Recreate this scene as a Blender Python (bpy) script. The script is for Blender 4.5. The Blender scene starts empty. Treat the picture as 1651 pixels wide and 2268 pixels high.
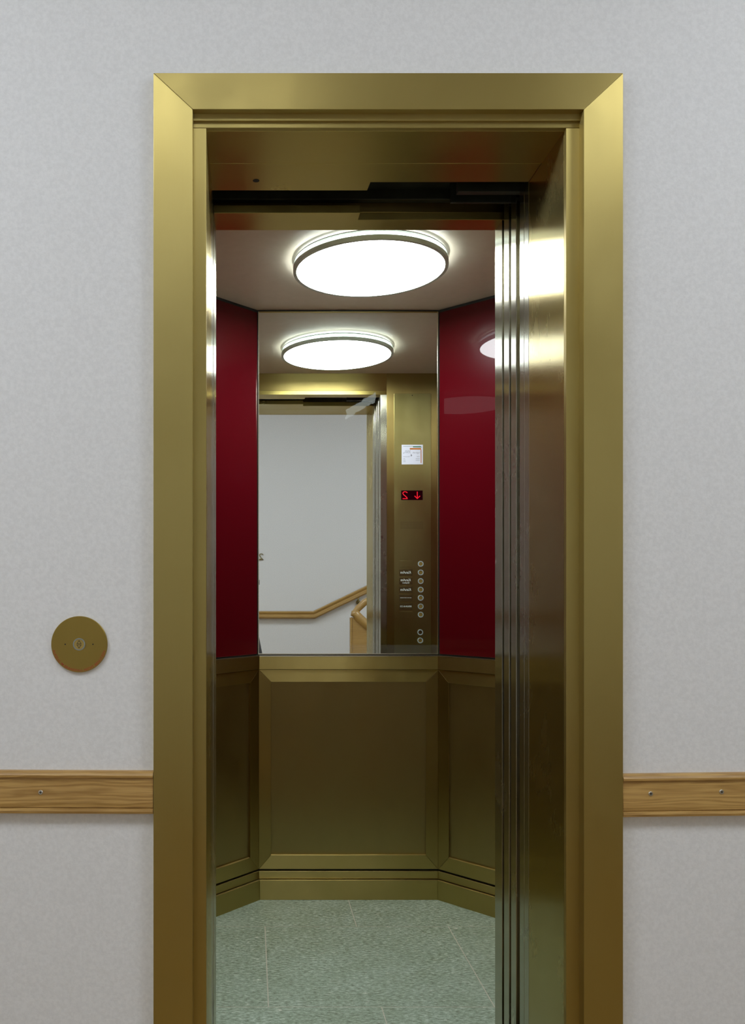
import bpy, bmesh, math, random
from mathutils import Vector
random.seed(4)
S = bpy.context.scene
COL = S.collection

# ------------------------------------------------------------------ camera
F = 1820.0                       # focal length in pixels of the 1651 x 2268 frame
VX, VY = 554.0, 1290.0           # principal point (shifted view camera)
H = 1.182                        # lens height
cam_d = bpy.data.cameras.new('view_camera')
cam_d.sensor_fit = 'VERTICAL'
cam_d.sensor_height = 36.0
cam_d.lens = 36.0 * F / 2268.0
cam_d.shift_x = (825.5 - VX) / 2268.0
cam_d.shift_y = (VY - 1134.0) / 2268.0
cam_d.clip_start = 0.01
cam = bpy.data.objects.new('view_camera', cam_d)
COL.objects.link(cam)
cam.location = (0, 0, H)
cam.rotation_euler = (math.radians(90), 0, 0)
S.camera = cam

# ------------------------------------------------------------------ world, exposure
w = bpy.data.worlds.new('dark_world')
S.world = w
w.use_nodes = True
w.node_tree.nodes['Background'].inputs[0].default_value = (0.004, 0.004, 0.004, 1)
S.view_settings.view_transform = 'Standard'
S.view_settings.look = 'None'
S.view_settings.gamma = 1.0
S.view_settings.use_curve_mapping = False
S.view_settings.exposure = 0.0
S.cycles.use_denoising = True
S.cycles.max_bounces = 14
S.cycles.glossy_bounces = 10
S.cycles.diffuse_bounces = 6
S.cycles.sample_clamp_indirect = 8.0
S.cycles.blur_glossy = 0.3

CAR_LAMP = 26.0                   # emission of the elevator's lamp
HALL_LAMP = 16.8                 # emission of the landing's lamps

# planes, as distances from the lens along +Y
DM = 3.083      # mirror / back wall of the car
D3 = 2.141      # inner face of the car's front wall
D1 = 1.6585     # front of the door reveal
D0 = 1.636      # front of the architrave
DW = 1.654      # painted wall
D2 = 1.881      # back of the landing reveal
YB = -1.90      # wall behind the camera
XL, XR = -0.0884, 0.6388         # clear opening
ZS = H + 1007 * D1 / F           # soffit
ZC = H + 603 * DM / F            # car ceiling
V = 2 * DM - D3                  # distance of the mirrored front wall

def X(px, d): return (px - VX) * d / F
def Z(py, d): return H + (VY - py) * d / F

# ------------------------------------------------------------------ materials
MAT = {}
def newmat(name):
    m = bpy.data.materials.new(name); m.use_nodes = True
    MAT[name] = m
    nt = m.node_tree
    return m, nt, nt.nodes['Principled BSDF']

def node(nt, typ, **kw):
    n = nt.nodes.new(typ)
    for k, v in kw.items():
        if k == 'inp':
            for kk, vv in v.items(): n.inputs[kk].default_value = vv
        else: setattr(n, k, v)
    return n

def position(nt, scale):
    g = node(nt, 'ShaderNodeNewGeometry')
    m = node(nt, 'ShaderNodeVectorMath', operation='MULTIPLY')
    m.inputs[1].default_value = scale
    nt.links.new(g.outputs['Position'], m.inputs[0])
    return m.outputs[0], g

def ramp(nt, fac, stops):
    r = node(nt, 'ShaderNodeValToRGB')
    while len(r.color_ramp.elements) < len(stops): r.color_ramp.elements.new(0.5)
    for e, (p, c) in zip(r.color_ramp.elements, stops):
        e.position = p; e.color = (*c, 1)
    nt.links.new(fac, r.inputs[0])
    return r.outputs[0]

def brass(name, grain, c0=(0.43, 0.335, 0.11), c1=(0.475, 0.38, 0.135), rough=0.46, aniso=0.75, bump=0.05, streak=0.07):
    m, nt, b = newmat(name)
    fine, coarse = 500.0, 3.0
    sc = {'v': (fine, fine, coarse * 3), 'h': (coarse * 3, coarse * 3, fine), 'x': (coarse * 3, fine, fine), 'y': (fine, coarse * 3, fine)}[grain]
    p, g = position(nt, sc)
    n1 = node(nt, 'ShaderNodeTexNoise', inp={'Scale': 1.0, 'Detail': 2.0})
    nt.links.new(p, n1.inputs['Vector'])
    p2, _ = position(nt, (5, 5, 3.2))
    n2 = node(nt, 'ShaderNodeTexNoise', inp={'Scale': 1.0, 'Detail': 5.0, 'Roughness': 0.6})
    nt.links.new(p2, n2.inputs['Vector'])
    mx = node(nt, 'ShaderNodeMix', data_type='FLOAT', inp={0: streak})
    nt.links.new(n2.outputs[0], mx.inputs[2]); nt.links.new(n1.outputs[0], mx.inputs[3])
    col = ramp(nt, mx.outputs[0], [(0.30, c0), (0.70, c1)])
    nt.links.new(col, b.inputs['Base Color'])
    mr = node(nt, 'ShaderNodeMapRange', inp={1: 0.3, 2: 0.7, 3: rough * 0.8, 4: rough * 1.2})
    nt.links.new(mx.outputs[0], mr.inputs[0]); nt.links.new(mr.outputs[0], b.inputs['Roughness'])
    b.inputs['Metallic'].default_value = 1.0
    b.inputs['Anisotropic'].default_value = aniso
    cr = node(nt, 'ShaderNodeVectorMath', operation='CROSS_PRODUCT')
    nt.links.new(g.outputs['Normal'], cr.inputs[0])
    cr.inputs[1].default_value = {'v': (0, 0, 1), 'x': (1, 0, 0), 'y': (0, 1, 0)}[grain]
    ad = node(nt, 'ShaderNodeVectorMath', operation='ADD')      # never zero, so end faces keep a valid tangent
    ad.inputs[1].default_value = (0.013, 0.017, 0.011)
    nt.links.new(cr.outputs[0], ad.inputs[0])
    nt.links.new(ad.outputs[0], b.inputs['Tangent'])
    return m

BV = brass('brass_brushed_upright', 'v', streak=0.16)
BH = brass('brass_brushed_level', 'x', streak=0.16)
BRV = brass('brass_reveal_upright', 'v', c0=(0.47, 0.37, 0.13), c1=(0.51, 0.41, 0.155), rough=0.255, aniso=0.96, bump=0.03)
BLF = brass('nickel_brass_edge', 'v', c0=(0.46, 0.44, 0.34), c1=(0.52, 0.50, 0.40), rough=0.25, aniso=0.95, bump=0.03)
BRH = brass('brass_reveal_level', 'x', c0=(0.54, 0.44, 0.135), c1=(0.58, 0.48, 0.16), rough=0.32, aniso=0.6)
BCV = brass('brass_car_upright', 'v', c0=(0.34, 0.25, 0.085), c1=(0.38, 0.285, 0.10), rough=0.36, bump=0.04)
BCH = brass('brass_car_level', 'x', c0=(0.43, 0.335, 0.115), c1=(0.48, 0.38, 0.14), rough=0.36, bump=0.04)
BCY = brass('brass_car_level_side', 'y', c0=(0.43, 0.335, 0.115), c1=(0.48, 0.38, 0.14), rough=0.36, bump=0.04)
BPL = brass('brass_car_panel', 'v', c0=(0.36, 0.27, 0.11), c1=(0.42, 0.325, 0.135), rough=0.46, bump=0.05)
BCP = brass('brass_control_plate', 'v', c0=(0.39, 0.335, 0.12), c1=(0.45, 0.40, 0.165), rough=0.36, aniso=0.5, bump=0.04)
BDISC = brass('brass_call_disc', 'v', c0=(0.34, 0.24, 0.06), c1=(0.40, 0.29, 0.075), rough=0.4, aniso=0.6)

def plain(name, col, rough=0.5, metal=0.0, emit=0.0, ecol=None, coat=0.0, spec=0.5):
    m, nt, b = newmat(name)
    b.inputs['Base Color'].default_value = (*col, 1)
    b.inputs['Roughness'].default_value = rough
    b.inputs['Metallic'].default_value = metal
    b.inputs['Specular IOR Level'].default_value = spec
    b.inputs['Coat Weight'].default_value = coat
    if emit:
        b.inputs['Emission Color'].default_value = (*(ecol or col), 1)
        b.inputs['Emission Strength'].default_value = emit
    return m

def speckled(name, c0, c1, scale, rough=0.5, bump=0.0, dist=0.001, detail=6, spec=0.5, lo=0.35, hi=0.65):
    m, nt, b = newmat(name)
    p, _ = position(nt, scale)
    n = node(nt, 'ShaderNodeTexNoise', inp={'Scale': 1.0, 'Detail': float(detail), 'Roughness': 0.6})
    nt.links.new(p, n.inputs['Vector'])
    nt.links.new(ramp(nt, n.outputs[0], [(lo, c0), (hi, c1)]), b.inputs['Base Color'])
    b.inputs['Roughness'].default_value = rough
    b.inputs['Specular IOR Level'].default_value = spec
    if bump:
        bp = node(nt, 'ShaderNodeBump', inp={'Strength': bump, 'Distance': dist})
        nt.links.new(n.outputs[0], bp.inputs['Height']); nt.links.new(bp.outputs[0], b.inputs['Normal'])
    return m

PAINT = speckled('wall_paint', (0.74, 0.735, 0.72), (0.80, 0.795, 0.78), (140, 140, 140), rough=0.6, bump=0.2, dist=0.0012, detail=3, spec=0.3)
CEILP = speckled('ceiling_paint', (0.78, 0.78, 0.77), (0.82, 0.82, 0.81), (40, 40, 40), rough=0.8)
CARCEIL = speckled('car_ceiling_enamel', (0.74, 0.65, 0.51), (0.77, 0.68, 0.54), (30, 30, 30), rough=0.45, spec=0.25)
FLOORM = speckled('landing_parquet', (0.25, 0.165, 0.07), (0.32, 0.215, 0.095), (4, 60, 30), rough=0.4)
DARK = speckled('dark_lacquered_steel', (0.012, 0.015, 0.011), (0.022, 0.027, 0.02), (20, 20, 20), rough=0.5)
BLACK = plain('black_rubber', (0.01, 0.01, 0.01), 0.6)
STEEL = plain('zinc_steel', (0.62, 0.62, 0.58), 0.3, 1.0)
RING = plain('ring_aluminium', (0.58, 0.67, 0.58), 0.5)
RIMD = plain('dark_rim', (0.10, 0.11, 0.08), 0.5)
OPALS = plain('opal_side', (0.9, 0.9, 0.9), 0.4, emit=2.6, ecol=(0.80, 0.97, 1.0))
OPAL = plain('opal_diffuser', (0.9, 0.9, 0.9), 0.4, emit=CAR_LAMP, ecol=(0.93, 0.98, 1.0))
OPALH = plain('opal_hall', (0.9, 0.9, 0.9), 0.4, emit=HALL_LAMP, ecol=(0.90, 0.975, 1.08))
OPALN = plain('opal_hall_dim', (0.9, 0.9, 0.9), 0.4, emit=HALL_LAMP * 0.42, ecol=(0.90, 0.975, 1.08))
MIRPROF = plain('mirror_edge_profile', (0.72, 0.70, 0.58), 0.25, 1.0)
BTNRING = plain('button_ring', (0.55, 0.66, 0.68), 0.35, 0.3)
BTNGREY = plain('button_collar_grey', (0.22, 0.24, 0.22), 0.45)
AMBER = plain('amber_button', (0.42, 0.30, 0.08), 0.35, 0.4)
PRINTBLK = plain('black_print', (0.01, 0.008, 0.005), 0.6)
PRINTRED = plain('red_print', (0.42, 0.03, 0.015), 0.5)
PRINTWHT = plain('white_print', (0.75, 0.82, 0.76), 0.5)
PRINTGRY = plain('grey_print', (0.30, 0.33, 0.37), 0.6)
PRINTGRN = plain('green_print', (0.13, 0.27, 0.19), 0.5)
PRINTORG = plain('orange_print', (0.50, 0.16, 0.02), 0.5)
NOTICE = plain('white_notice', (0.74, 0.76, 0.86), 0.4)
SCREEN = plain('display_glass', (0.012, 0.0, 0.002), 0.15)
LED = plain('red_led', (0.4, 0.0, 0.01), 0.5, emit=0.55, ecol=(1.0, 0.0, 0.015))
NAMEPL = plain('name_strip', (0.17, 0.115, 0.045), 0.4, 0.8)
CHAR = plain('charcoal_anodised', (0.025, 0.023, 0.02), 0.4, 0.3)
ANTIQUE = plain('antique_brass', (0.30, 0.24, 0.10), 0.35, 1.0)

# red back-painted glass
REDG, nt, b = newmat('red_lacquered_glass')
b.inputs['Base Color'].default_value = (0.078, 0.0014, 0.0040, 1)
b.inputs['Roughness'].default_value = 0.25
b.inputs['Coat Weight'].default_value = 1.0
b.inputs['Coat Roughness'].default_value = 0.004
b.inputs['Coat IOR'].default_value = 1.38
b.inputs['Specular IOR Level'].default_value = 0.1

# mirror with a few smears
MIRR, nt, b = newmat('silvered_mirror')
b.inputs['Base Color'].default_value = (0.90, 0.93, 0.90, 1)
b.inputs['Metallic'].default_value = 1.0
b.inputs['Roughness'].default_value = 0.0
geo = node(nt, 'ShaderNodeNewGeometry')
sep = node(nt, 'ShaderNodeSeparateXYZ'); nt.links.new(geo.outputs['Position'], sep.inputs[0])
def math_(op, a, bb):
    n = node(nt, 'ShaderNodeMath', operation=op)
    for i, v in enumerate((a, bb)):
        if isinstance(v, (int, float)): n.inputs[i].default_value = v
        else: nt.links.new(v, n.inputs[i])
    return n.outputs[0]
# a wiped streak in the upper part: |z - line| small between two x
nz = node(nt, 'ShaderNodeTexNoise', inp={'Scale': 60.0, 'Detail': 4.0}); nt.links.new(geo.outputs['Position'], nz.inputs['Vector'])
jit = math_('MULTIPLY', math_('SUBTRACT', nz.outputs[0], 0.5), 0.02)
x0s, x1s = X(766, DM), X(832, DM)
z0s, z1s = Z(918, DM), Z(880, DM)
slope = (z1s - z0s) / (x1s - x0s)
line = math_('ADD', math_('MULTIPLY', math_('SUBTRACT', sep.outputs[0], x0s), slope), z0s)
dz = math_('ABSOLUTE', math_('SUBTRACT', math_('ADD', sep.outputs[2], jit), line), 0)
m1 = math_('LESS_THAN', dz, 0.017)
m1 = math_('MULTIPLY', m1, math_('GREATER_THAN', math_('ADD', sep.outputs[0], jit), x0s))
m1 = math_('MULTIPLY', m1, math_('LESS_THAN', math_('ADD', sep.outputs[0], jit), x1s))
m1 = math_('MULTIPLY', m1, 0.14)
# a wiped band along the lower edge
m2 = math_('MULTIPLY', math_('LESS_THAN', math_('ADD', sep.outputs[2], math_('MULTIPLY', jit, 0.3)), Z(1428, DM)),
           math_('GREATER_THAN', sep.outputs[0], X(776, DM)))
nz2 = node(nt, 'ShaderNodeTexNoise', inp={'Scale': 18.0, 'Detail': 6.0}); nt.links.new(geo.outputs['Position'], nz2.inputs['Vector'])
m2 = math_('MULTIPLY', m2, math_('MULTIPLY', nz2.outputs[0], 0.13))
fac = math_('ADD', m1, m2)
dif = node(nt, 'ShaderNodeBsdfDiffuse', inp={'Color': (0.55, 0.60, 0.56, 1)})
mixs = node(nt, 'ShaderNodeMixShader')
nt.links.new(fac, mixs.inputs[0]); nt.links.new(b.outputs[0], mixs.inputs[1]); nt.links.new(dif.outputs[0], mixs.inputs[2])
nt.links.new(mixs.outputs[0], nt.nodes['Material Output'].inputs[0])

# green quartzite with pale flakes
STONE, nt, b = newmat('green_quartzite')
p, _ = position(nt, (62, 150, 150))
n1 = node(nt, 'ShaderNodeTexNoise', inp={'Scale': 1.0, 'Detail': 8.0, 'Roughness': 0.75}); nt.links.new(p, n1.inputs['Vector'])
c1 = ramp(nt, n1.outputs[0], [(0.34, (0.10, 0.13, 0.08)), (0.50, (0.275, 0.355, 0.285)), (0.64, (0.51, 0.61, 0.55))])
p2, _ = position(nt, (7, 11, 11))
n2 = node(nt, 'ShaderNodeTexNoise', inp={'Scale': 1.0, 'Detail': 4.0}); nt.links.new(p2, n2.inputs['Vector'])
c2 = ramp(nt, n2.outputs[0], [(0.35, (0.90, 0.91, 0.86)), (0.65, (1.06, 1.06, 1.06))])
mu = node(nt, 'ShaderNodeMix', data_type='RGBA', blend_type='MULTIPLY', inp={0: 1.0})
nt.links.new(c1, mu.inputs[6]); nt.links.new(c2, mu.inputs[7])
p3, _ = position(nt, (28, 75, 75))
n3 = node(nt, 'ShaderNodeTexNoise', inp={'Scale': 1.0, 'Detail': 7.0, 'Roughness': 0.7}); nt.links.new(p3, n3.inputs['Vector'])
fl = ramp(nt, n3.outputs[0], [(0.62, (0, 0, 0)), (0.69, (1, 1, 1))])
m3 = node(nt, 'ShaderNodeMix', data_type='RGBA'); m3.inputs[7].default_value = (0.75, 0.78, 0.72, 1)
nt.links.new(fl, m3.inputs[0]); nt.links.new(mu.outputs[2], m3.inputs[6])
nt.links.new(m3.outputs[2], b.inputs['Base Color'])
b.inputs['Roughness'].default_value = 0.42
bp = node(nt, 'ShaderNodeBump', inp={'Strength': 0.25, 'Distance': 0.0008})
nt.links.new(n1.outputs[0], bp.inputs['Height']); nt.links.new(bp.outputs[0], b.inputs['Normal'])
GROUT = speckled('pale_grout', (0.48, 0.47, 0.40), (0.55, 0.54, 0.47), (60, 60, 60), rough=0.8)

def wood(name, c0, c1, rough, coat, knot=None):
    m, nt, b = newmat(name)
    p, _ = position(nt, (2.2, 20, 20))
    n0 = node(nt, 'ShaderNodeTexNoise', inp={'Scale': 1.6, 'Detail': 3.0}); nt.links.new(p, n0.inputs['Vector'])
    g2 = node(nt, 'ShaderNodeNewGeometry'); s2 = node(nt, 'ShaderNodeSeparateXYZ'); nt.links.new(g2.outputs['Position'], s2.inputs[0])
    def M(op, a, bb):
        n = node(nt, 'ShaderNodeMath', operation=op)
        for i, v in enumerate((a, bb)):
            if isinstance(v, (int, float)): n.inputs[i].default_value = v
            else: nt.links.new(v, n.inputs[i])
        return n.outputs[0]
    rings = M('SINE', M('ADD', M('MULTIPLY', s2.outputs[2], 620.0), M('MULTIPLY', n0.outputs[0], 34.0)), 0)
    rings = M('ADD', M('MULTIPLY', rings, 0.5), 0.5)
    p5, _ = position(nt, (16, 700, 700))
    nf = node(nt, 'ShaderNodeTexNoise', inp={'Scale': 1.0, 'Detail': 3.0}); nt.links.new(p5, nf.inputs['Vector'])
    p6, _ = position(nt, (3, 14, 14))
    nb = node(nt, 'ShaderNodeTexNoise', inp={'Scale': 1.0, 'Detail': 2.0}); nt.links.new(p6, nb.inputs['Vector'])
    f = M('ADD', M('ADD', M('MULTIPLY', rings, 0.22), M('MULTIPLY', nf.outputs[0], 0.55)), M('MULTIPLY', nb.outputs[0], 0.5))
    nt.links.new(ramp(nt, f, [(0.42, c0), (0.82, c1)]), b.inputs['Base Color'])
    b.inputs['Roughness'].default_value = rough
    b.inputs['Coat Weight'].default_value = coat
    b.inputs['Coat Roughness'].default_value = 0.12
    return m
OAK = wood('oak_rail', (0.30, 0.155, 0.034), (0.54, 0.33, 0.10), 0.45, 0.15)
BEECH = wood('varnished_beech', (0.36, 0.20, 0.045), (0.46, 0.28, 0.075), 0.35, 0.7)

# ------------------------------------------------------------------ object helpers
WLOC = {}
def thing(name, loc, label=None, cat=None, group=None, kind=None):
    o = bpy.data.objects.new(name, None); COL.objects.link(o)
    o.empty_display_size = 0.05
    o.location = loc; WLOC[o] = Vector(loc)
    tag(o, label, cat, group, kind)
    return o

def tag(o, label=None, cat=None, group=None, kind=None):
    if label: o['label'] = label
    if cat: o['category'] = cat
    if group: o['group'] = group
    if kind: o['kind'] = kind
    return o

def link(name, bm, mat, parent=None, smooth=False):
    """world-space bmesh -> object with its origin at the base centre of its bounds"""
    bmesh.ops.recalc_face_normals(bm, faces=bm.faces[:])
    xs = [v.co for v in bm.verts]
    c = Vector(((min(v.x for v in xs) + max(v.x for v in xs)) / 2, (min(v.y for v in xs) + max(v.y for v in xs)) / 2, min(v.z for v in xs)))
    for v in bm.verts: v.co -= c
    me = bpy.data.meshes.new(name)
    bm.to_mesh(me); bm.free()
    for p in me.polygons: p.use_smooth = smooth
    me.materials.append(mat)
    o = bpy.data.objects.new(name, me); COL.objects.link(o)
    WLOC[o] = c
    if parent is not None:
        o.parent = parent; o.location = c - WLOC[parent]
    else: o.location = c
    return o

def box_bm(bm, x0, x1, y0, y1, z0, z1):
    vs = [bm.verts.new((x, y, z)) for x in (x0, x1) for y in (y0, y1) for z in (z0, z1)]
    for f in ((0, 1, 3, 2), (4, 6, 7, 5), (0, 4, 5, 1), (2, 3, 7, 6), (0, 2, 6, 4), (1, 5, 7, 3)):
        bm.faces.new([vs[i] for i in f])

def box(name, x0, x1, y0, y1, z0, z1, mat, parent=None, bevel=0.0):
    bm = bmesh.new(); box_bm(bm, x0, x1, y0, y1, z0, z1)
    if bevel: bmesh.ops.bevel(bm, geom=bm.edges[:], offset=bevel, segments=2, profile=0.5, affect='EDGES')
    return link(name, bm, mat, parent)

def prism_bm(bm, pts, vec):
    vec = Vector(vec)
    a = [bm.verts.new(p) for p in pts]; b_ = [bm.verts.new(Vector(p) + vec) for p in pts]
    bm.faces.new(a); bm.faces.new(b_[::-1])
    n = len(a)
    for i in range(n): bm.faces.new([a[i], b_[i], b_[(i + 1) % n], a[(i + 1) % n]])

def prism(name, pts, vec, mat, parent=None, bevel=0.0, smooth=False):
    bm = bmesh.new(); prism_bm(bm, pts, vec)
    if bevel: bmesh.ops.bevel(bm, geom=bm.edges[:], offset=bevel, segments=2, profile=0.5, affect='EDGES')
    return link(name, bm, mat, parent, smooth)

def lathe_bm(bm, prof, centre, axis='z', n=64):
    """prof: closed or open list of (r, h); axis direction of h"""
    c = Vector(centre); rows = []
    for r, h in prof:
        row = []
        for i in range(n):
            a = 2 * math.pi * i / n
            if axis == 'z': p = Vector((r * math.cos(a), r * math.sin(a), h))
            elif axis == 'y': p = Vector((r * math.cos(a), h, r * math.sin(a)))
            else: p = Vector((h, r * math.cos(a), r * math.sin(a)))
            row.append(bm.verts.new(c + p))
        rows.append(row)
    for A, B in zip(rows, rows[1:]):
        for i in range(n): bm.faces.new([A[i], A[(i + 1) % n], B[(i + 1) % n], B[i]])
    return rows

def disc(name, centre, r, h0, h1, axis, mat, parent=None, n=48, chamfer=0.0):
    bm = bmesh.new()
    s = 1 if h1 > h0 else -1
    prof = [(r, h0), (r, h1 - s * chamfer), (r - chamfer, h1)] if chamfer else [(r, h0), (r, h1)]
    rows = lathe_bm(bm, prof, centre, axis, n)
    bm.faces.new(rows[0]); bm.faces.new(rows[-1])
    return link(name, bm, mat, parent)

def ring(name, centre, r0, r1, h0, h1, axis, mat, parent=None, n=64, smooth=False):
    bm = bmesh.new()
    lathe_bm(bm, [(r0, h0), (r1, h0), (r1, h1), (r0, h1), (r0, h0)], centre, axis, n)
    bmesh.ops.remove_doubles(bm, verts=bm.verts[:], dist=1e-6)
    return link(name, bm, mat, parent, smooth)

def tube_bm(bm, pts, rad, n=12):
    pts = [Vector(p) for p in pts]
    rads = rad if isinstance(rad, (list, tuple)) else [rad] * len(pts)
    rows = []
    for i, p in enumerate(pts):
        d = (pts[min(i + 1, len(pts) - 1)] - pts[max(i - 1, 0)]).normalized()
        u = d.cross(Vector((0, 1, 0)) if abs(d.y) < 0.9 else Vector((1, 0, 0))).normalized(); v = d.cross(u)
        rows.append([bm.verts.new(p + (u * math.cos(2 * math.pi * k / n) + v * math.sin(2 * math.pi * k / n)) * rads[i]) for k in range(n)])
    for A, B in zip(rows, rows[1:]):
        for i in range(n): bm.faces.new([A[i], A[(i + 1) % n], B[(i + 1) % n], B[i]])
    bm.faces.new(rows[0]); bm.faces.new(rows[-1])

def tube(name, pts, rad, mat, parent=None, n=12):
    bm = bmesh.new(); tube_bm(bm, pts, rad, n)
    return link(name, bm, mat, parent, True)

def text_geo(body, size, shear=0.0, align='CENTER', extrude=0.0, offset=0.0, spacing=1.0):
    cu = bpy.data.curves.new('t', 'FONT'); cu.body = body; cu.size = size; cu.shear = shear
    cu.align_x = align; cu.align_y = 'CENTER'; cu.resolution_u = 3; cu.offset = offset; cu.space_character = spacing
    o = bpy.data.objects.new('t', cu); COL.objects.link(o)
    dg = bpy.context.evaluated_depsgraph_get(); dg.update()
    me = bpy.data.meshes.new_from_object(o.evaluated_get(dg))
    vs = [v.co.copy() for v in me.vertices]; fs = [list(p.vertices) for p in me.polygons]
    bpy.data.objects.remove(o); bpy.data.curves.remove(cu); bpy.data.meshes.remove(me)
    return vs, fs

def lettering(body, size, origin, facing, mat, parent, name='lettering', **kw):
    """flat print: facing '+y' is read from inside the car, '-y' from the landing"""
    vs, fs = text_geo(body, size, **kw)
    sx = -1 if facing == '+y' else 1
    bm = bmesh.new(); o = Vector(origin)
    nv = [bm.verts.new(o + Vector((sx * v.x, 0, v.y))) for v in vs]
    for f in fs:
        try: bm.faces.new([nv[i] for i in f])
        except ValueError: pass
    ob = link(name, bm, mat, parent)
    return ob

def flat_quad(name, x0, x1, y, z0, z1, mat, parent, t=0.0003, pts=None):
    P = pts or [(x0, z0), (x1, z0), (x1, z1), (x0, z1)]
    return prism(name, [(a, y, c) for a, c in P], (0, t, 0), mat, parent)

# ------------------------------------------------------------------ the landing (setting)
XA, XB, HZ = -2.6, 3.0, 3.25
def struct(o): o['kind'] = 'structure'; return o

bm = bmesh.new()
fx0, fx1, fz = X(341, D0) + 0.03, X(1381, D0) - 0.03, Z(162, D0) - 0.03
# one painted wall with a door opening: outline with a slot, then thickened
out = [(XA, 0), (fx0, 0), (fx0, fz), (fx1, fz), (fx1, 0), (XB, 0), (XB, HZ), (XA, HZ)]
prism_bm(bm, [(a, DW, c) for a, c in out], (0, 0.2, 0))
o = link('wall_front', bm, PAINT); struct(o); o['label'] = 'white painted landing wall around the elevator door'
struct(box('wall_back', XA, XB, YB - 0.1, YB, 0, HZ, PAINT))['label'] = 'white painted stair wall facing the elevator, seen in the mirror'
struct(box('wall_left', XA - 0.1, XA, YB, DW, 0, HZ, PAINT))
struct(box('wall_right', XB, XB + 0.1, YB, DW, 0, HZ, PAINT))
struct(box('ceiling', XA, XB, YB, DW, HZ, HZ + 0.1, CEILP))
struct(box('floor', XA, XB, YB, DW, -0.1, 0, FLOORM))

def hall_lamp(x, y, label, om=None):
    t = thing('ceiling_lamp', (x, y, HZ - 0.09), label, 'lamp', 'round lamps on the landing ceiling')
    ring('rim', (x, y, HZ - 0.09), 0.405, 0.425, 0.0, 0.02, 'z', RING, t)
    disc('diffuser', (x, y, HZ - 0.09), 0.405, 0.02, 0.003, 'z', om or OPALH, t)
    disc('housing', (x, y, HZ - 0.09), 0.395, 0.0205, 0.09, 'z', CEILP, t)
hall_lamp(-0.18, 0.05, 'round opal ceiling lamp on the landing above the tripod camera', OPALN)
hall_lamp(-1.75, 0.30, 'round opal ceiling lamp on the landing beside the wall with the call plate')
hall_lamp(1.95, 0.30, 'round opal ceiling lamp on the landing above the stair flight')

# ------------------------------------------------------------------ door frame (architrave, reveal)
FR = thing('elevator_door_frame', (X(860, D0), D0, 0), 'brushed brass elevator door frame with mitred corners in the white wall', 'door frame')
ox0, ox1, oz = X(340, D0), X(1381, D0), Z(161.5, D0)
ix0, ix1, iz = X(427, D0), X(1294, D0), Z(242, D0)
prism('architrave_jamb', [(ox0, D0, 0), (ix0, D0, 0), (ix0, D0, iz), (ox0, D0, oz)], (0, 0.024, 0), BV, FR, 0.0008)
prism('architrave_jamb', [(ox1, D0, 0), (ox1, D0, oz), (ix1, D0, iz), (ix1, D0, 0)], (0, 0.024, 0), BV, FR, 0.0008)
prism('architrave_head', [(ox0, D0, oz), (ix0, D0, iz), (ix1, D0, iz), (ox1, D0, oz)], (0, 0.024, 0), BH, FR, 0.0008)
e = 0.012
# fillets between architrave and reveal
prism('fillet_head', [(ix0 - e, D1, ZS), (ix1 + e, D1, ZS), (ix1 + e, D1, iz + e), (ix0 - e, D1, iz + e)], (0, 0.012, 0), BH, FR, 0.0006)
box('fillet_bead', ix0 - e, ix1 + e, D1 - 0.006, D1 + 0.002, iz - 0.0135, iz + e, BH, FR, 0.001)
prism('fillet_jamb', [(ix0 - e, D1 + 0.0008, 0), (XL, D1 + 0.0008, 0), (XL, D1 + 0.0008, ZS), (ix0 - e, D1 + 0.0008, ZS)], (0, 0.012, 0), BV, FR, 0.0006)
prism('fillet_jamb', [(XR, D1 + 0.0008, 0), (ix1 + e, D1 + 0.0008, 0), (ix1 + e, D1 + 0.0008, ZS), (XR, D1 + 0.0008, ZS)], (0, 0.012, 0), BV, FR, 0.0006)
# reveal linings
yr = D1 + 0.0128
box('reveal_jamb', XL - 0.02, XL, yr, D2, 0, ZS, BRV, FR, 0.0006)
box('reveal_jamb', XR, XR + 0.02, yr, D2, 0, ZS, BRV, FR, 0.0006)
ysp = 1.7997
box('reveal_soffit', XL - 0.02, XR + 0.02, yr, ysp - 0.0006, ZS, ZS + 0.02, BRH, FR, 0.0006)
xn = 0.2745
prism('reveal_soffit', [(XL - 0.02, ysp + 0.0006, ZS), (XR - 0.0003, ysp + 0.0006, ZS), (XR - 0.0003, 1.883, ZS), (xn + 0.001, 1.883, ZS), (xn, 1.924, ZS), (XL - 0.02, 1.924, ZS)],
      (0, 0, 0.02), BRH, FR, 0.0006)
disc('sensor_hole', (X(567.5, 1.8765), 1.8765, ZS), 0.0076, 0.002, -0.0004, 'z', PRINTBLK, FR, 24)
# closing post on the left, running on from the reveal
box('closing_post', XL - 0.03, XL - 0.0005, D2 + 0.0006, 1.974, 0, ZS + 0.04, BLF, FR, 0.0006)

# ------------------------------------------------------------------ sliding door leaves, parked on the right
def leaf(y0, y1, label, off=0.0):
    t = thing('elevator_door_leaf', (XR + 0.27, (y0 + y1) / 2, 0.005), label, 'elevator door', 'open sliding leaves of the elevator door')
    box('leading_edge', XR + off, XR + off + 0.012, y0, y1, 0.005, ZS + 0.03, BLF, t, 0.0012)
    box('leaf_panel', XR + off + 0.012, XR + 0.55, y0 + 0.003, y1 - 0.003, 0.005, ZS + 0.03, BV, t)
leaf(1.8822, 1.9125, 'parked brass door leaf edge next to the right brass reveal')
leaf(1.9150, 1.9470, 'parked brass door leaf edge, second behind the right reveal', 0.0005)
leaf(1.9735, 2.0115, 'parked brass door leaf edge, third behind the right reveal, past the wide dark gap', 0.0005)
leaf(2.0255, 2.0655, 'parked brass door leaf edge nearest to the car front post')

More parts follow.
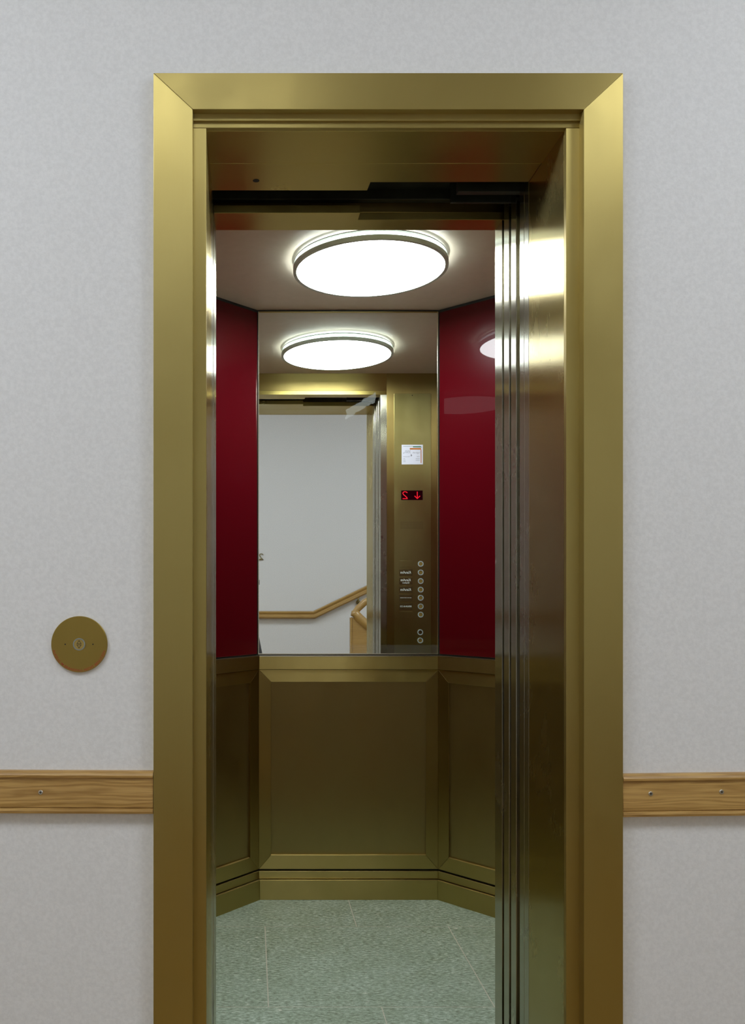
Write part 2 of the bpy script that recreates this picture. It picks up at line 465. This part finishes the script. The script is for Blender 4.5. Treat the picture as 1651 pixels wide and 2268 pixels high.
OP = thing('door_operator', (0.3, 2.0, ZS + 0.06), 'dark door operator housing in the gap above the elevator opening', 'door operator')
box('housing', XL - 0.05, XR + 0.6, 1.89, 2.12, ZS + 0.062, ZS + 0.16, DARK, OP)
box('track_beam', XL - 0.03, XR + 0.55, 1.905, 1.935, ZS + 0.042, ZS + 0.062, DARK, OP, 0.001)
box('track_beam', XL - 0.03, XR + 0.55, 2.045, 2.065, ZS + 0.036, ZS + 0.062, DARK, OP, 0.001)
box('hanger', X(1015, 1.95), XR + 0.3, 1.950, 1.968, ZS + 0.010, ZS + 0.0618, DARK, OP, 0.001)
box('hanger', X(1000, 2.01), XR + 0.3, 2.015, 2.023, ZS + 0.014, ZS + 0.0618, DARK, OP, 0.001)

# ------------------------------------------------------------------ elevator car
CX = 0.371
SXL, SXR = CX - 0.578, CX + 0.578
BX0, BX1 = X(570.0, DM), X(972.5, DM)
DG = SXR - BX1                     # run of the 45 degree corners
CAR = thing('elevator_car', (CX, 2.6, 0), 'brass elevator car with red glass and chamfered rear corners, door open', 'elevator car')
poly = [(SXL, D3), (SXL, DM - (BX0 - SXL)), (BX0, DM), (BX1, DM), (SXR, DM - DG), (SXR, D3)]   # walls run clockwise seen from above
WL = [Vector((a, c, 0)) for a, c in poly]
def inward(i):                     # inward normal of wall i -> i+1
    d = (WL[i + 1] - WL[i]).normalized()
    return Vector((d.y, -d.x, 0))
def offp(i, t):                    # vertex i of the outline moved inwards by t
    if i == 0: return WL[0] + inward(0) * t
    if i == len(WL) - 1: return WL[-1] + inward(len(WL) - 2) * t
    n0, n1 = inward(i - 1), inward(i)
    return WL[i] + (n0 + n1) * (t / (1 + n0.dot(n1)))
def wpt(i, s, z, t):
    L = (WL[i + 1] - WL[i]).length
    p = offp(i, t).lerp(offp(i + 1, t), s / L)
    return Vector((p.x, p.y, z))
def wallpiece(name, i, pts, t0, t1, mat, parent, bevel=0.0):
    """polygon (s, z) on wall i between depths t0 and t1, mitred into its neighbours"""
    bm = bmesh.new()
    a = [bm.verts.new(wpt(i, s, z, t0)) for s, z in pts]
    b_ = [bm.verts.new(wpt(i, s, z, t1)) for s, z in pts]
    bm.faces.new(a); bm.faces.new(b_[::-1]); n = len(a)
    for k in range(n): bm.faces.new([a[k], b_[k], b_[(k + 1) % n], a[(k + 1) % n]])
    if bevel: bmesh.ops.bevel(bm, geom=bm.edges[:], offset=bevel, segments=2, profile=0.5, affect='EDGES')
    return link(name, bm, mat, parent)

zt = {k: Z(v, DM) for k, v in dict(mir0=1449, mir1=691.5, tr1=1451, tr0=1481.5, fr1=1482, fp1=1509.5, fp0=1891, fr0=1922, up1=1926.5, up0=1943).items()}
zlow = 0.073
REDB = zt['mir0'] + 0.001
for i in range(5):
    L = (WL[i + 1] - WL[i]).length
    wn = thing('wall_panelling', wpt(i, L / 2, 0, 0), None, None)
    wn.parent = CAR; wn.location = WLOC[wn] - WLOC[CAR]
    R = lambda s0, s1, z0, z1: [(s0, z0), (s1, z0), (s1, z1), (s0, z1)]
    wallpiece('backing', i, R(0, L, 0, ZC + 0.02), -0.03, 0.0, DARK, wn)
    if i != 2:
        g = 0.004
        wallpiece('red_glass', i, R(g, L - g, REDB + 0.001, ZC - 0.012), 0.0005, 0.006, REDG, wn, 0.0005)['label'] = 'glossy dark red glass panel'
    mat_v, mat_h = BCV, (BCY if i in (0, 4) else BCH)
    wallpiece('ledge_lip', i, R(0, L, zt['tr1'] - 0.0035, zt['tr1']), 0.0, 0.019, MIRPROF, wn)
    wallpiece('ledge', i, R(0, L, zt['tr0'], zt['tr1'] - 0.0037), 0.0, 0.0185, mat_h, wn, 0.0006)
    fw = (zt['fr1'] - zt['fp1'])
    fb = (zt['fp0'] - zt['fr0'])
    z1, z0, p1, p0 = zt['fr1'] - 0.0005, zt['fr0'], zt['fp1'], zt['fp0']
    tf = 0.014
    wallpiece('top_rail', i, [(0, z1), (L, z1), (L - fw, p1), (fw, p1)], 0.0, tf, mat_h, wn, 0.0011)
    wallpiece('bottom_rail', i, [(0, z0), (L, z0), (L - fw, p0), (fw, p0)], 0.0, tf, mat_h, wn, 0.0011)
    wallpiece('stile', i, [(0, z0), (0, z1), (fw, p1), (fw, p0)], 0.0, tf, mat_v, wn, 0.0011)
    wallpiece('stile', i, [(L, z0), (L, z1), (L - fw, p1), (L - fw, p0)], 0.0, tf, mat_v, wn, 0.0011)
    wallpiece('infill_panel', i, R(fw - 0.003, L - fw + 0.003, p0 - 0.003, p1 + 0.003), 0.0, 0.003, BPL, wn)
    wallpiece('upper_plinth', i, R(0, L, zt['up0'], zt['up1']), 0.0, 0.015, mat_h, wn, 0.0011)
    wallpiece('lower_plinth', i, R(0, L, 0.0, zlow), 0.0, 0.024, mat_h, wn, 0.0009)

# ceiling and floor slabs of the car
cp = [(SXL - 0.01, D3 - 0.002)] + poly[1:5] + [(SXR + 0.01, D3 - 0.002)]
prism('car_ceiling', [(a, c, ZC) for a, c in cp], (0, 0, 0.02), CARCEIL, CAR)
fl = prism('car_floor', [(a, c, -0.03) for a, c in cp], (0, 0, 0.0296), GROUT, CAR)
# stone tiles, clipped to the outline of the car
def clip(poly_, half):
    outp = []
    (nx, ny, c) = half
    for k in range(len(poly_)):
        A, B = poly_[k], poly_[(k + 1) % len(poly_)]
        da, db = nx * A[0] + ny * A[1] - c, nx * B[0] + ny * B[1] - c
        if da >= 0: outp.append(A)
        if da * db < 0:
            u = da / (da - db); outp.append((A[0] + (B[0] - A[0]) * u, A[1] + (B[1] - A[1]) * u))
    return outp
halves = []
for i in range(5):
    n = inward(i); halves.append((n.x, n.y, n.x * WL[i].x + n.y * WL[i].y + 0.012))
halves.append((0, 1, 2.08))
TW, J = 0.630, 0.0032
rows = [(2.8235, 3.2, 0.3665), (2.2885, 2.8235, 0.0515), (1.755, 2.2885, 0.3665)]
for (ya, yb_, xj) in rows:
    for k in range(-3, 3):
        xa = xj + k * TW
        q = [(xa + J / 2, ya + J / 2), (xa + TW - J / 2, ya + J / 2), (xa + TW - J / 2, yb_ - J / 2), (xa + J / 2, yb_ - J / 2)]
        for h in halves:
            q = clip(q, h)
            if len(q) < 3: break
        if len(q) >= 3 and max(a for a, _ in q) - min(a for a, _ in q) > 0.02:
            prism('floor_tile', [(a, c, -0.0014) for a, c in q], (0, 0, 0.0014), STONE, fl)
# front wall of the car
FW = thing('front_wall', (CX, D3, 0)); FW.parent = CAR; FW.location = WLOC[FW] - WLOC[CAR]
box('front_post', XL - 0.03, XL, 1.989, D3, 0, ZS, BLF, FW, 0.0008)
box('front_post', XR, XR + 0.03, 2.0815, D3, 0, ZS, BLF, FW, 0.0008)
box('return_panel', SXL - 0.01, XL - 0.03, D3 - 0.02, D3, 0, ZC, BCV, FW, 0.0006)
box('return_panel', XR + 0.03, SXR + 0.01, D3 - 0.02, D3, 0, ZC, BCV, FW, 0.0006)
box('header_panel', XL - 0.03, XR + 0.03, D3 - 0.02, D3, ZS + 0.02, ZC, BCH, FW, 0.0006)
xn2 = X(795, 2.06)
prism('header_soffit', [(XL - 0.03, 2.0416, ZS), (xn2 + 0.001, 2.0416, ZS), (xn2, 2.0797, ZS), (XR + 0.03, 2.0797, ZS), (XR + 0.03, D3, ZS), (XL - 0.03, D3, ZS)],
      (0, 0, 0.0195), BRH, FW, 0.0006)
box('car_sill', XL - 0.03, XR + 0.03, 2.0, D3 - 0.021, -0.03, -0.002, STEEL, FW)

# mirror
MI = thing('mirror', (CX, DM, zt['mir0']), 'tall mirror with thin bright edge strips on the rear wall of the elevator car', 'mirror')
Lb = (WL[3] - WL[2]).length
pr = 0.0033
wallpiece('mirror_glass', 2, [(pr, zt['mir0'] + pr), (Lb - pr, zt['mir0'] + pr), (Lb - pr, zt['mir1'] - pr), (pr, zt['mir1'] - pr)], 0.0008, 0.005, MIRR, MI)
wallpiece('edge_strip', 2, [(0.0005, zt['mir0']), (pr, zt['mir0']), (pr, zt['mir1']), (0.0005, zt['mir1'])], 0.0008, 0.008, MIRPROF, MI)
wallpiece('edge_strip', 2, [(Lb - pr, zt['mir0']), (Lb - 0.0005, zt['mir0']), (Lb - 0.0005, zt['mir1']), (Lb - pr, zt['mir1'])], 0.0008, 0.008, MIRPROF, MI)
wallpiece('edge_strip', 2, [(pr, zt['mir0']), (Lb - pr, zt['mir0']), (Lb - pr, zt['mir0'] + pr), (pr, zt['mir0'] + pr)], 0.0008, 0.008, MIRPROF, MI)
wallpiece('edge_strip', 2, [(pr, zt['mir1'] - pr), (Lb - pr, zt['mir1'] - pr), (Lb - pr, zt['mir1']), (pr, zt['mir1'])], 0.0008, 0.008, BCH, MI)

# ceiling lamp of the car
LC = (X(819.7, 2.59), 2.59)
zl = H + 0.983
LA = thing('car_ceiling_lamp', (LC[0], LC[1], zl), 'large round flat lamp with grey rim glowing on the car ceiling', 'lamp')
RL = 0.2417
c3 = (LC[0], LC[1], zl)
ring('lower_rim', c3, RL - 0.0105, RL, -0.001, 0.0125, 'z', RING, LA, 128, False)
disc('diffuser', c3, RL - 0.0107, 0.006, -0.0002, 'z', OPAL, LA, 128)
ring('glowing_side', c3, RL - 0.022, RL - 0.014, 0.0128, 0.034, 'z', OPALS, LA, 128)
ring('upper_rim', c3, RL - 0.012, RL - 0.003, 0.0268, 0.0292, 'z', RIMD, LA, 128)
disc('mounting_plate', c3, RL - 0.024, 0.0062, ZC - zl, 'z', CEILP, LA, 96)

# ------------------------------------------------------------------ control panel on the car's front wall (seen in the mirror)
kV = V / F
def XV(px): return (px - VX) * kV
def ZV(py): return H + (VY - py) * kV
yf = D3 + 0.0022
CPN = thing('control_panel', (XV(912), D3, 0.80), 'tall brass car operating panel with round buttons, seen in the mirror', 'control panel')
box('faceplate', XV(872.5), XV(954), D3, yf, 0.80, ZV(873), BCP, CPN, 0.0007)
disc('key_screw', (XV(912.5), yf, ZV(877)), 0.0025, -0.0005, 0.0006, 'y', PRINTBLK, CPN, 16)
texts = [None, 'KanAm', ('KanAm', 'Empfang'), 'KanAm', '----', 'BERLIN & CO', None]
by = [1249, 1268, 1287, 1306, 1324, 1343, 1361]
for yb_, tx in zip(by, texts):
    bt = ring('button', (XV(931), yf, ZV(yb_)), 0.0096, 0.0138, -0.0002, 0.0035, 'y', BTNRING, CPN, 32)
    disc('button_cap', (XV(931), yf, ZV(yb_)), 0.0094, -0.0002, 0.0022, 'y', AMBER, bt, 32)
    zc_ = ZV(yb_)
    pl = box('name_plate', XV(884), XV(912.5), yf - 0.0002, yf + 0.0012, zc_ - 0.0155, zc_ + 0.0155, BCP if tx is None else NAMEPL, CPN, 0.0004)
    yp = yf + 0.0014
    xc = XV(898.2)
    if isinstance(tx, tuple):
        lettering(tx[0], 0.0165, (xc, yp, zc_ + 0.005), '+y', PRINTWHT, pl, shear=0.2, offset=0.0004)
        lettering(tx[1], 0.0100, (xc, yp, zc_ - 0.0085), '+y', PRINTWHT, pl, offset=0.0002)
    elif tx == '----':
        for a, c in ((885.7, 894), (894.6, 900.6), (901.5, 905), (905.8, 910.4)):
            flat_quad('lettering', XV(a), XV(c), yp - 0.0002, zc_ - 0.0011, zc_ + 0.0011, PRINTWHT, pl)
    elif tx == 'BERLIN & CO': lettering(tx, 0.0100, (xc, yp, zc_), '+y', PRINTWHT, pl, offset=0.0003, spacing=0.95)
    elif tx: lettering(tx, 0.0175, (xc, yp, zc_), '+y', PRINTWHT, pl, shear=0.2, offset=0.0004)
for yb_ in (1400, 1418):
    bt = ring('button', (XV(930), yf, ZV(yb_)), 0.0096, 0.0138, -0.0002, 0.0035, 'y', BTNRING, CPN, 32)
    disc('button_cap', (XV(930), yf, ZV(yb_)), 0.0094, -0.0002, 0.0016, 'y', NAMEPL if yb_ == 1400 else AMBER, bt, 32)
dsp = box('floor_display', XV(888), XV(935.5), yf - 0.0002, yf + 0.001, ZV(1108), ZV(1087), SCREEN, CPN, 0.0004)
dsp['label'] = 'dark display with red glowing arrow and number two'
yd = yf + 0.0012
def stroke(name, pts, wd, y, mat, parent, t=0.0003):
    """ribbon of constant or varying width along 2-D points (x, z)"""
    P = [Vector((a, 0, c)) for a, c in pts]
    ws = wd if isinstance(wd, (list, tuple)) else [wd] * len(P)
    A, B = [], []
    for i, p in enumerate(P):
        d = (P[min(i + 1, len(P) - 1)] - P[max(i - 1, 0)]).normalized()
        n = Vector((-d.z, 0, d.x)) * ws[i] / 2
        A.append((p + n)); B.append((p - n))
    bm = bmesh.new()
    va = [bm.verts.new((q.x, y, q.z)) for q in A]; vb = [bm.verts.new((q.x, y, q.z)) for q in B]
    wa = [bm.verts.new((q.x, y + t, q.z)) for q in A]; wb = [bm.verts.new((q.x, y + t, q.z)) for q in B]
    for i in range(len(P) - 1):
        bm.faces.new([va[i], va[i + 1], vb[i + 1], vb[i]]); bm.faces.new([wa[i], wb[i], wb[i + 1], wa[i + 1]])
        bm.faces.new([va[i], wa[i], wa[i + 1], va[i + 1]]); bm.faces.new([vb[i], vb[i + 1], wb[i + 1], wb[i]])
    bm.faces.new([va[0], vb[0], wb[0], wa[0]]); bm.faces.new([va[-1], wa[-1], wb[-1], vb[-1]])
    return link(name, bm, mat, parent)
# the "2": in the mirror its hook points right; read from the car it stands right of the arrow
two = [(901.5, 1092.5), (899.5, 1090.3), (895.5, 1089.6), (892.3, 1091.0), (891.6, 1093.6), (893.4, 1096.3), (897.0, 1099.3), (901.0, 1103.0), (902.2, 1105.0), (891, 1105.0)]
stroke('digit', [(XV(a), ZV(c)) for a, c in two], 0.0042, yd, LED, dsp)
stroke('arrow_shaft', [(XV(923.5), ZV(1089.5)), (XV(923.5), ZV(1105.5))], 0.0046, yd, LED, dsp)
stroke('arrow_head', [(XV(917.6), ZV(1099)), (XV(923.5), ZV(1105)), (XV(929.4), ZV(1099))], 0.0050, yd + 0.0002, LED, dsp)
bm = bmesh.new()
for a in range(17):
    for c in range(6):
        x_, z_ = XV(887.5 + a * 47.5 / 16), ZV(1156.8 + c * 14 / 5)
        r_ = 0.0012
        ring_ = [bm.verts.new((x_ + r_ * math.cos(k * math.pi / 3), yf + 0.0002, z_ + r_ * math.sin(k * math.pi / 3))) for k in range(6)]
        bm.faces.new(ring_)
sg = link('speaker_perforation', bm, PRINTBLK, CPN); sg['kind'] = 'stuff'

# capacity notice
NT = thing('capacity_notice', (XV(912.5), yf, ZV(1029)), 'small white notice with green and orange bars stuck above the floor display', 'notice')
x0, x1, z0, z1 = XV(889), XV(936), ZV(1029.5), ZV(986)
pl = box('card', x0, x1, yf + 0.0001, yf + 0.0012, z0, z1, NOTICE, NT, 0.0003)
yn = yf + 0.0013
flat_quad('green_bar', 0, 0, yn, 0, 0, PRINTGRN, pl, pts=[(XV(914), ZV(992)), (XV(933.5), ZV(992)), (XV(931), ZV(989)), (XV(892.5), ZV(989)), (XV(892.5), ZV(989.7)), (XV(914), ZV(989.7))])
flat_quad('orange_bar', XV(907), XV(932), yn, ZV(996.8), ZV(993.3), PRINTORG, pl)
flat_quad('orange_bar', XV(931), XV(932.6), yn, ZV(1026.5), ZV(996.8), PRINTORG, pl)
yn += 0.0003
lettering('Tragkraft', 0.0115, (XV(923), yn, ZV(1003.6)), '+y', PRINTGRY, pl)
lettering('350', 0.019, (XV(903), yn, ZV(1001.8)), '+y', PRINTGRY, pl)
lettering('kg', 0.0095, (XV(894), yn, ZV(1003.8)), '+y', PRINTGRY, pl)
lettering('oder', 0.0085, (XV(925.5), yn, ZV(1012)), '+y', PRINTGRY, pl)
lettering('4', 0.017, (XV(910.5), yn, ZV(1009.8)), '+y', PRINTBLK, pl)
lettering('Personen', 0.0085, (XV(899.3), yn, ZV(1012.2)), '+y', PRINTGRY, pl)
for (a, c, q) in ((892.5, 896.5, 1017), (892.5, 897.5, 1020.2), (892.5, 898, 1023.6), (920, 929, 1017), (920, 929, 1020.4)):
    flat_quad('fine_print', XV(a), XV(c), yn - 0.0002, ZV(q + 0.4), ZV(q - 0.4), PRINTGRY, pl)

# ------------------------------------------------------------------ call plate on the landing wall
yw = DW
dcp = DW - 0.005
ccx, ccz = X(175.5, dcp), Z(1427, dcp)
rp = 62.2 * dcp / F
CP = thing('call_plate', (ccx, yw, ccz - rp), 'round brass elevator call plate with central button on the left wall', 'call plate')
disc('plate', (ccx, yw, ccz), rp, 0.0, -0.005, 'y', BDISC, CP, 96, 0.0006)
px_ = dcp / F
bt = ring('call_button', (ccx, dcp, ccz), 11.2 * px_, 13.6 * px_, 0.0003, -0.0018, 'y', BTNGREY, CP, 48)
disc('button_cap', (ccx, dcp, ccz), 11.1 * px_, 0.0003, -0.0012, 'y', AMBER, bt, 48)
yt = dcp - 0.0016
for s in (1, -1):
    tri = [(-5.6, 0.9), (5.6, 0.9), (0, 9.3)]
    tri = [(ccx + a * px_, ccz + s * c * px_ + 0.1 * px_) for a, c in tri]
    cen = Vector((sum(a for a, _ in tri) / 3, 0, sum(c for _, c in tri) / 3))
    bm = bmesh.new()
    o_ = [bm.verts.new((a, yt, c)) for a, c in tri]
    i_ = [bm.verts.new((cen.x + (a - cen.x) * 0.68, yt, cen.z + (c - cen.z) * 0.68)) for a, c in tri]
    for k in range(3): bm.faces.new([o_[k], o_[(k + 1) % 3], i_[(k + 1) % 3], i_[k]])
    link('arrow_mark', bm, PRINTBLK, bt)
for dx in (-31, 30.5):
    disc('pin_hole', (ccx + dx * px_, dcp, ccz), 1.5 * px_, 0.0004, -0.0003, 'y', PRINTBLK, CP, 16)
vs, fs = text_geo('AUFZUG IM BRANDFALL NICHT BENUTZEN', 1.0, spacing=1.08, offset=0.008)
mnx, mxx = min(v.x for v in vs), max(v.x for v in vs)
mny, mxy = min(v.y for v in vs), max(v.y for v in vs)
bm = bmesh.new()
a0, a1 = math.radians(192.5), math.radians(345.5)
nv = []
for v in vs:
    a = a0 + (a1 - a0) * (v.x - mnx) / (mxx - mnx)
    r = (60.2 - 5.0 * (v.y - mny) / (mxy - mny)) * px_
    nv.append(bm.verts.new((ccx + r * math.cos(a), dcp - 0.0002, ccz + r * math.sin(a))))
for f in fs:
    try: bm.faces.new([nv[i] for i in f])
    except ValueError: pass
link('lettering', bm, PRINTRED, CP)['label'] = 'red curved fire warning lettering along the lower rim'

# ------------------------------------------------------------------ oak rails beside the door
def rail(name, xs0, xs1, zc, tilt, label, screws):
    hh = 47.3 * 1.632 / F
    t0_ = DW
    prof = [(0, hh), (-0.010, hh), (-0.016, hh - 0.003), (-0.0185, hh - 0.007), (-0.0180, hh - 0.0115), (-0.0145, hh - 0.0135),
            (-0.0150, hh - 0.03), (-0.0160, -0.0), (-0.0168, -hh + 0.022), (-0.0160, -hh + 0.0140), (-0.0135, -hh + 0.0128), (-0.0135, -hh + 0.0118),
            (-0.0165, -hh + 0.0105), (-0.0175, -hh + 0.006), (-0.0160, -hh + 0.0015), (-0.0120, -hh), (0, -hh)]
    pts = []
    tn = math.tan(tilt)
    bm = bmesh.new()
    rowsr = []
    for xx in (xs0, xs1):
        rowsr.append([bm.verts.new((xx, t0_ + a, zc + c + (xx - xs0) * tn)) for a, c in prof])
    n = len(prof)
    for k in range(n): bm.faces.new([rowsr[0][k], rowsr[1][k], rowsr[1][(k + 1) % n], rowsr[0][(k + 1) % n]])
    bm.faces.new(rowsr[0]); bm.faces.new(rowsr[1])
    T = thing(name, ((xs0 + xs1) / 2, DW, zc - hh), label, 'handrail')
    link('rail_board', bm, OAK, T)
    for (sx_, sz_) in screws:
        d_ = DW - 0.016
        c_ = (X(sx_, d_), d_, Z(sz_, d_))
        sc_ = disc('screw', c_, 5.0 * d_ / F, 0.0006, -0.0012, 'y', STEEL, T, 24, 0.0005)
        for (w_, h_) in ((2.6, 0.7), (0.7, 2.6)):
            box('screw_slot', c_[0] - w_ * d_ / F, c_[0] + w_ * d_ / F, d_ - 0.00135, d_ - 0.0011, c_[2] - h_ * d_ / F, c_[2] + h_ * d_ / F, PRINTBLK, sc_)
dr = 1.638
rail('wall_rail', XA + 0.001, ox0 - 0.001, Z(1757 , dr) - (0.004 * (ox0 - XA)) * -1, -0.004, 'oak wall rail left of the elevator door, below the call plate', [(90, 1755)])
rail('wall_rail', ox1 + 0.001, XB - 0.001, Z(1764, dr), 0.012, 'oak wall rail right of the elevator door with two screws', [(1442, 1758), (1599, 1754)])

# ------------------------------------------------------------------ what the mirror shows of the landing
VB = 2 * DM - YB                 # distance of the mirrored stair wall
kB = (VB - 0.05) / F
def XM(px): return (px - VX) * kB
def ZM(py): return H + (VY - py) * kB
HR = thing('stair_handrail', (0.3, YB, 0.8), 'varnished wooden wall handrail that bends up along the stairs, seen in the mirror', 'handrail')
hw = 0.5 * 17.3 * kB
path = [(-1.6, ZM(1362)), (XM(696), ZM(1362)), (XM(696) + 2.0, ZM(1362) + 2.0 * math.tan(math.radians(25.6)))]
prof = [(0.022, 1.0), (0.050, 0.93), (0.062, 0.72), (0.060, 0.45), (0.052, 0.15), (0.055, -0.10), (0.062, -0.30), (0.063, -0.60), (0.052, -0.90), (0.022, -1.0)]
bm = bmesh.new(); rr = []
miter = math.radians(25.6) / 2
for k, (a, c) in enumerate(path):
    ang = (0, miter, math.radians(25.6))[k]
    stretch = 1 / math.cos(miter) if k == 1 else 1
    rr.append([bm.verts.new((a - math.sin(ang) * q * hw * stretch, YB + d, c + math.cos(ang) * q * hw * stretch)) for d, q in prof])
n = len(prof)
for A, B in zip(rr, rr[1:]):
    for k in range(n): bm.faces.new([A[k], B[k], B[(k + 1) % n], A[(k + 1) % n]])
bm.faces.new(rr[0]); bm.faces.new(rr[-1])
link('rail', bm, BEECH, HR)
def bracket(bx, bz):
    ro = disc('bracket', (bx, YB, bz - 0.055), 0.022, 0.0, 0.006, 'y', ANTIQUE, HR, 24, 0.002)
    tube('bracket_arm', [(bx, YB + 0.005, bz - 0.055), (bx - 0.012, YB + 0.02, bz - 0.066), (bx - 0.02, YB + 0.034, bz - 0.055), (bx - 0.008, YB + 0.042, bz - 0.03), (bx, YB + 0.042, bz - 0.0)], 0.0075, ANTIQUE, ro, 10)
bracket(XM(795), ZM(1322) + 0.0)
bracket(XM(596) - 0.9, ZM(1371))

NU = [(0.10, 0.74, .06), (0.06, 0.84, .11), (0.14, 0.94, .08), (0.30, 1.0, .08), (0.48, 0.96, .10), (0.60, 0.84, .13), (0.60, 0.68, .14), (0.50, 0.50, .12), (0.34, 0.32, .09), (0.16, 0.14, .10), (0.04, 0.02, .10)]
x2, z2, s2_ = XM(584), ZM(1240), 0.062
NM = thing('floor_numeral', (x2 - 0.03, YB, z2), 'small metal floor number two on the stair wall at the mirror edge', 'number')
stroke('numeral_stroke', [(x2 - a * s2_, z2 + c * s2_) for a, c, _ in NU], [q * s2_ for *_, q in NU], YB + 0.006, ANTIQUE, NM, 0.006)
stroke('numeral_base', [(x2 - a * s2_, z2 + c * s2_) for a, c in ((0.0, 0.05), (0.2, 0.12), (0.45, 0.10), (0.65, 0.04), (0.85, 0.06), (0.93, 0.2))],
       [q * s2_ for q in (.06, .18, .24, .15, .12, .05)], YB + 0.005, ANTIQUE, NM, 0.007)
disc('stud', (x2 - 0.02, YB, z2 + 0.01), 0.003, 0, 0.006, 'y', ANTIQUE, NM, 12)

# stairs going up along the wall behind the camera
ST = thing('stairs', (1.6, YB, 0), None, None, None, 'structure')
ST['label'] = 'stair flight rising along the wall behind the camera'
for k in range(7):
    xs = 0.98 + k * 0.288
    if xs + 0.288 < XB: box('step', xs, XB, YB + 0.001, YB + 0.5, k * 0.138, (k + 1) * 0.138, FLOORM, ST, 0.004)

YN = -1.05
dn = 2 * DM - YN
NW = thing('stair_newel', (X(792, dn), YN, 0), 'varnished wooden stair newel with rounded sloping handrails, seen in the mirror', 'newel post')
nx0, nx1 = X(777, dn), X(777, dn) + 0.15
ztop = Z(1366, dn)
prism('newel_board', [(nx0, YN, 0), (nx1, YN, 0), (nx1, YN, ztop - 0.12), (nx0 + 0.012, YN, ztop)] , (0, -0.055, 0), BEECH, NW, 0.003)
box('newel_edge', nx0 - 0.006, nx0 + 0.010, YN - 0.052, YN + 0.008, 0, ztop - 0.008, BEECH, NW, 0.002)
def sweep(name, pts, prof_r, mat, parent):
    bm = bmesh.new(); tube_bm(bm, pts, prof_r, 16); return link(name, bm, mat, parent, True)
sweep('lower_handrail', [(nx0 + 0.012, YN - 0.02, ztop + 0.004), (nx0 + 0.022, YN - 0.02, ztop + 0.022), (nx0 + 0.045, YN - 0.02, ztop + 0.016), (nx0 + 0.075, YN - 0.02, ztop - 0.014), (nx0 + 0.12, YN - 0.02, ztop - 0.055), (nx0 + 0.19, YN - 0.02, ztop - 0.115)],
      [0.012, 0.034, 0.043, 0.043, 0.043, 0.043], BEECH, NW)
sweep('upper_handrail', [(nx0 + 0.030, YN - 0.030, ztop + 0.010), (nx0 + 0.048, YN - 0.050, ztop + 0.042), (nx0 + 0.075, YN - 0.055, ztop + 0.075), (nx0 + 0.13, YN - 0.055, ztop + 0.125), (nx0 + 0.30, YN - 0.055, ztop + 0.215)],
      [0.020, 0.028, 0.030, 0.030, 0.030], BEECH, NW)

# the photographer's camera on its tripod, a sliver of which the mirror shows
TP = thing('view_camera_on_tripod', (0, -0.12, 0), 'dark large format camera on a tripod, a sliver at the mirror edge', 'camera')
box('lens_board', -0.052, 0.052, -0.075, -0.060, H - 0.06, H + 0.06, CHAR, TP, 0.003)
disc('lens', (0, -0.060, H), 0.032, -0.002, 0.03, 'y', CHAR, TP, 32, 0.003)
disc('lens_glass', (0, -0.0298, H), 0.024, -0.001, 0.001, 'y', SCREEN, TP, 32)
box('bellows', -0.045, 0.045, -0.20, -0.0755, H - 0.05, H + 0.05, BLACK, TP, 0.004)
box('rear_standard', -0.085, 0.030, -0.235, -0.2005, H - 0.08, H + 0.08, CHAR, TP, 0.004)
kn = disc('focus_knob', (0.05, -0.068, H + 0.001), 0.020, 0.0025, 0.022, 'x', CHAR, TP, 24, 0.003)
box('rail_bed', -0.02, 0.02, -0.26, -0.05, H - 0.11, H - 0.061, CHAR, TP, 0.003)
tube('tripod_column', [(0, -0.14, H - 0.1105), (0, -0.14, H - 0.38)], 0.016, CHAR, TP, 16)
for (ex, ey) in ((0.225, -0.09), (-0.20, -0.02), (-0.02, -0.36)):
    lg = tube('leg', [(0.020 if ex > 0 else -0.01 * (ex < -0.1), -0.13, H - 0.24), (ex * 0.55, -0.13 + (ey + 0.13) * 0.55, (H - 0.24) * 0.45), (ex, ey, 0.012)], [0.014, 0.013, 0.010], CHAR, TP, 12)
    disc('foot', (ex, ey, 0.0), 0.014, 0.0, 0.02, 'z', BLACK, lg, 16)
